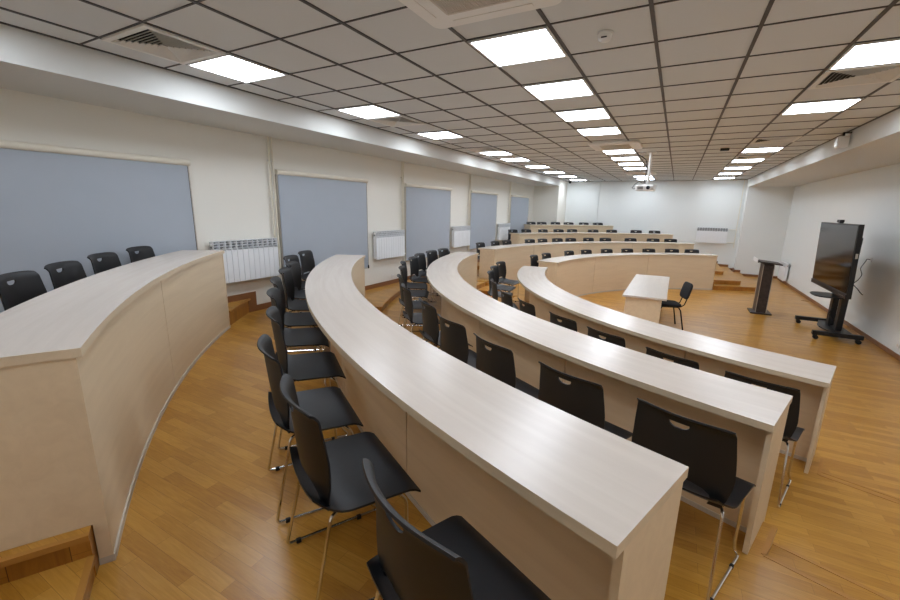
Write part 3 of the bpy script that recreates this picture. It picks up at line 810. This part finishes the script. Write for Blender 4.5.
# display and trolley
YC = 9.85
t = thing('display_trolley', (2.72, YC, 0), 'black wheeled trolley stand carrying the large display', 'stand')
for s in (-1, 1):
    mb = MB(); yy = s*.60
    mb.box(-.37, .31, yy-.04, yy+.04, .080, .155)
    put('base_rail', mb.mesh('base_rail', M['black'], bevel=.008), t)
pts = [(-.02, -.565), (-.06, -.40), (-.12, -.2), (-.14, 0), (-.12, .2), (-.06, .40), (-.02, .565), (.22, .565), (.22, -.565)]
put('base_plate', MB().prism(pts, .10, .125).mesh('base_plate', M['black']), t)
for s in (-1, 1):
    put('column', MB().box(.02, .11, s*.22-.07, s*.22+.07, .125, 1.78).mesh('column', M['black'], bevel=.012), t)
put('cross_beam', MB().box(.0, .02, -.55, .55, 1.15, 1.22).box(.0, .02, -.55, .55, 1.55, 1.62).mesh('cross_beam', M['black']), t)
for yy in (-.33, .33): put('mount_arm', MB().obox((-.060, yy, 1.40), ((1, 0, -.04), (0, 1, 0), (.04*-1, 0, 1)), (.030, .03, .33)).mesh('mount_arm', M['black']), t)
sh = [(.02, -.30), (.02, .30), (-.20, .30), (-.29, .25), (-.335, .16), (-.35, 0), (-.335, -.16), (-.29, -.25), (-.20, -.30)]
put('shelf', MB().prism(sh, .700, .722).mesh('shelf', M['black'], bevel=.004), t)
for x in (-.31, .26):
    for s in (-1, 1):
        c = MB()
        c.cyl((x, s*.60-.030, .036), .036, .022, 20, 'Y').cyl((x, s*.60+.008, .036), .036, .022, 20, 'Y')
        c.box(x-.018, x+.018, s*.60-.007, s*.60+.007, .03, .086)
        c.box(x-.045, x-.005, s*.60-.02, s*.60+.02, .066, .078)
        put('caster', c.mesh('caster', M['rubber'], smooth=True), t)
XS = 2.60
t = thing('display', (XS, YC, .815), 'large black flat screen display on the trolley by the right wall', 'television')
t.rotation_euler.y = -.04
HW = 1.00
put('housing', MB().box(-.02, .045, -HW, HW, .0, 1.20).mesh('housing', M['black'], bevel=.006), t)
put('screen', MB().box(-.024, -.0205, -HW+.025, HW-.025, .09, 1.178).mesh('screen', M['screen']), t)
put('lower_bezel', MB().box(-.034, -.0205, -HW, HW, .0, .075).mesh('lower_bezel', M['black'], bevel=.004), t)
pp = MB()
for i in range(7): pp.cyl((-.0365, -HW+.10+.035*i, .036), .006, .0024, 10, 'X')
put('button', pp.mesh('button', M['silver']), t)
put('side_port', MB().box(.0, .03, -HW-.003, -HW-.0005, .66, .74).mesh('side_port', M['silver']), t)
t = thing('webcam', (XS-.045, YC-.03, 2.0145), 'small black webcam clipped on top of the display', 'webcam')
put('body', MB().box(-.035, .03, -.085, .085, .012, .062).mesh('body', M['black'], bevel=.01), t)
put('foot', MB().box(-.02, .03, -.04, .04, .0, .012).mesh('foot', M['black']), t)
put('lens', MB().cyl((-.039, 0, .037), .014, .004, 16, 'X').mesh('lens', M['lead'], smooth=True), t)
pc = [(3.236, 10.40, 1.36), (3.17, 10.33, 1.368), (3.1, 10.15, 1.335), (2.95, 9.783, 1.261), (2.9, 9.582, 1.219), (2.85, 9.349, 1.175), (2.75, 9.12, 1.113), (2.67, 9.05, 1.049)]
def smooth_path(p, n=6):
    p = [Vector(q) for q in p]; out = []
    for i in range(len(p)-1):
        a, b, c, d = p[max(0, i-1)], p[i], p[i+1], p[min(len(p)-1, i+2)]
        for k in range(n):
            t = k/n; out.append(.5*((2*b)+(c-a)*t+(2*a-5*b+4*c-d)*t*t+(3*b-a-3*c+d)*t**3))
    out.append(p[-1]); return out
o = put('power_cable', MB().tube(smooth_path(pc), .006, 8).mesh('power_cable', M['rubber'], smooth=True)); tag(o, 'black power cable from the right wall socket to the display', 'cable')
pc = [(2.67, 9.07, 1.06), (2.70, 8.99, 1.01), (2.72, 8.955, 0.984), (2.74, 8.89, 0.94), (2.76, 8.837, 0.91)]
o = put('data_cable', MB().tube(smooth_path(pc), .006, 8).mesh('data_cable', M['rubber'], smooth=True)); tag(o, 'loose black cable end dangling behind the display right edge', 'cable')
pc = [(2.76, YC-.05, .80), (2.70, YC-.08, .62), (2.73, YC+.03, .48), (2.69, YC+.02, .36), (2.74, YC-.08, .26), (2.72, YC, .16), (2.74, YC+.03, .131)]
o = put('loose_cable', MB().tube(smooth_path(pc), .006, 8).mesh('loose_cable', M['rubber'], smooth=True)); tag(o, 'looped black cable hanging between the two trolley columns', 'cable')

# ------------------------------------------------------------------ light, world, camera
w = bpy.data.worlds.new('world'); SC.world = w; w.use_nodes = True
w.node_tree.nodes['Background'].inputs['Color'].default_value = (.6, .7, .9, 1); w.node_tree.nodes['Background'].inputs['Strength'].default_value = .05
cam = bpy.data.cameras.new('camera'); co = bpy.data.objects.new('camera', cam); COL.objects.link(co)
cam.sensor_width = 36; cam.lens = 16.409; cam.clip_start = .02
Rm = Matrix(((0.8782863466137166, -0.12098495049312728, 0.46257511293421977), (0.477749648321788, 0.18322333721219045, -0.8591766304021751), (0.019192886190945432, 0.9755982013385446, 0.21872307300478824)))
co.matrix_world = Matrix.Translation((0, 0, 2.145)) @ Rm.to_4x4()
SC.camera = co
SC.view_settings.view_transform = 'Standard'; SC.view_settings.look = 'None'; SC.view_settings.gamma = 1; SC.view_settings.exposure = 0.0
SC.view_settings.use_curve_mapping = False
SC.cycles.max_bounces = 10; SC.cycles.diffuse_bounces = 6
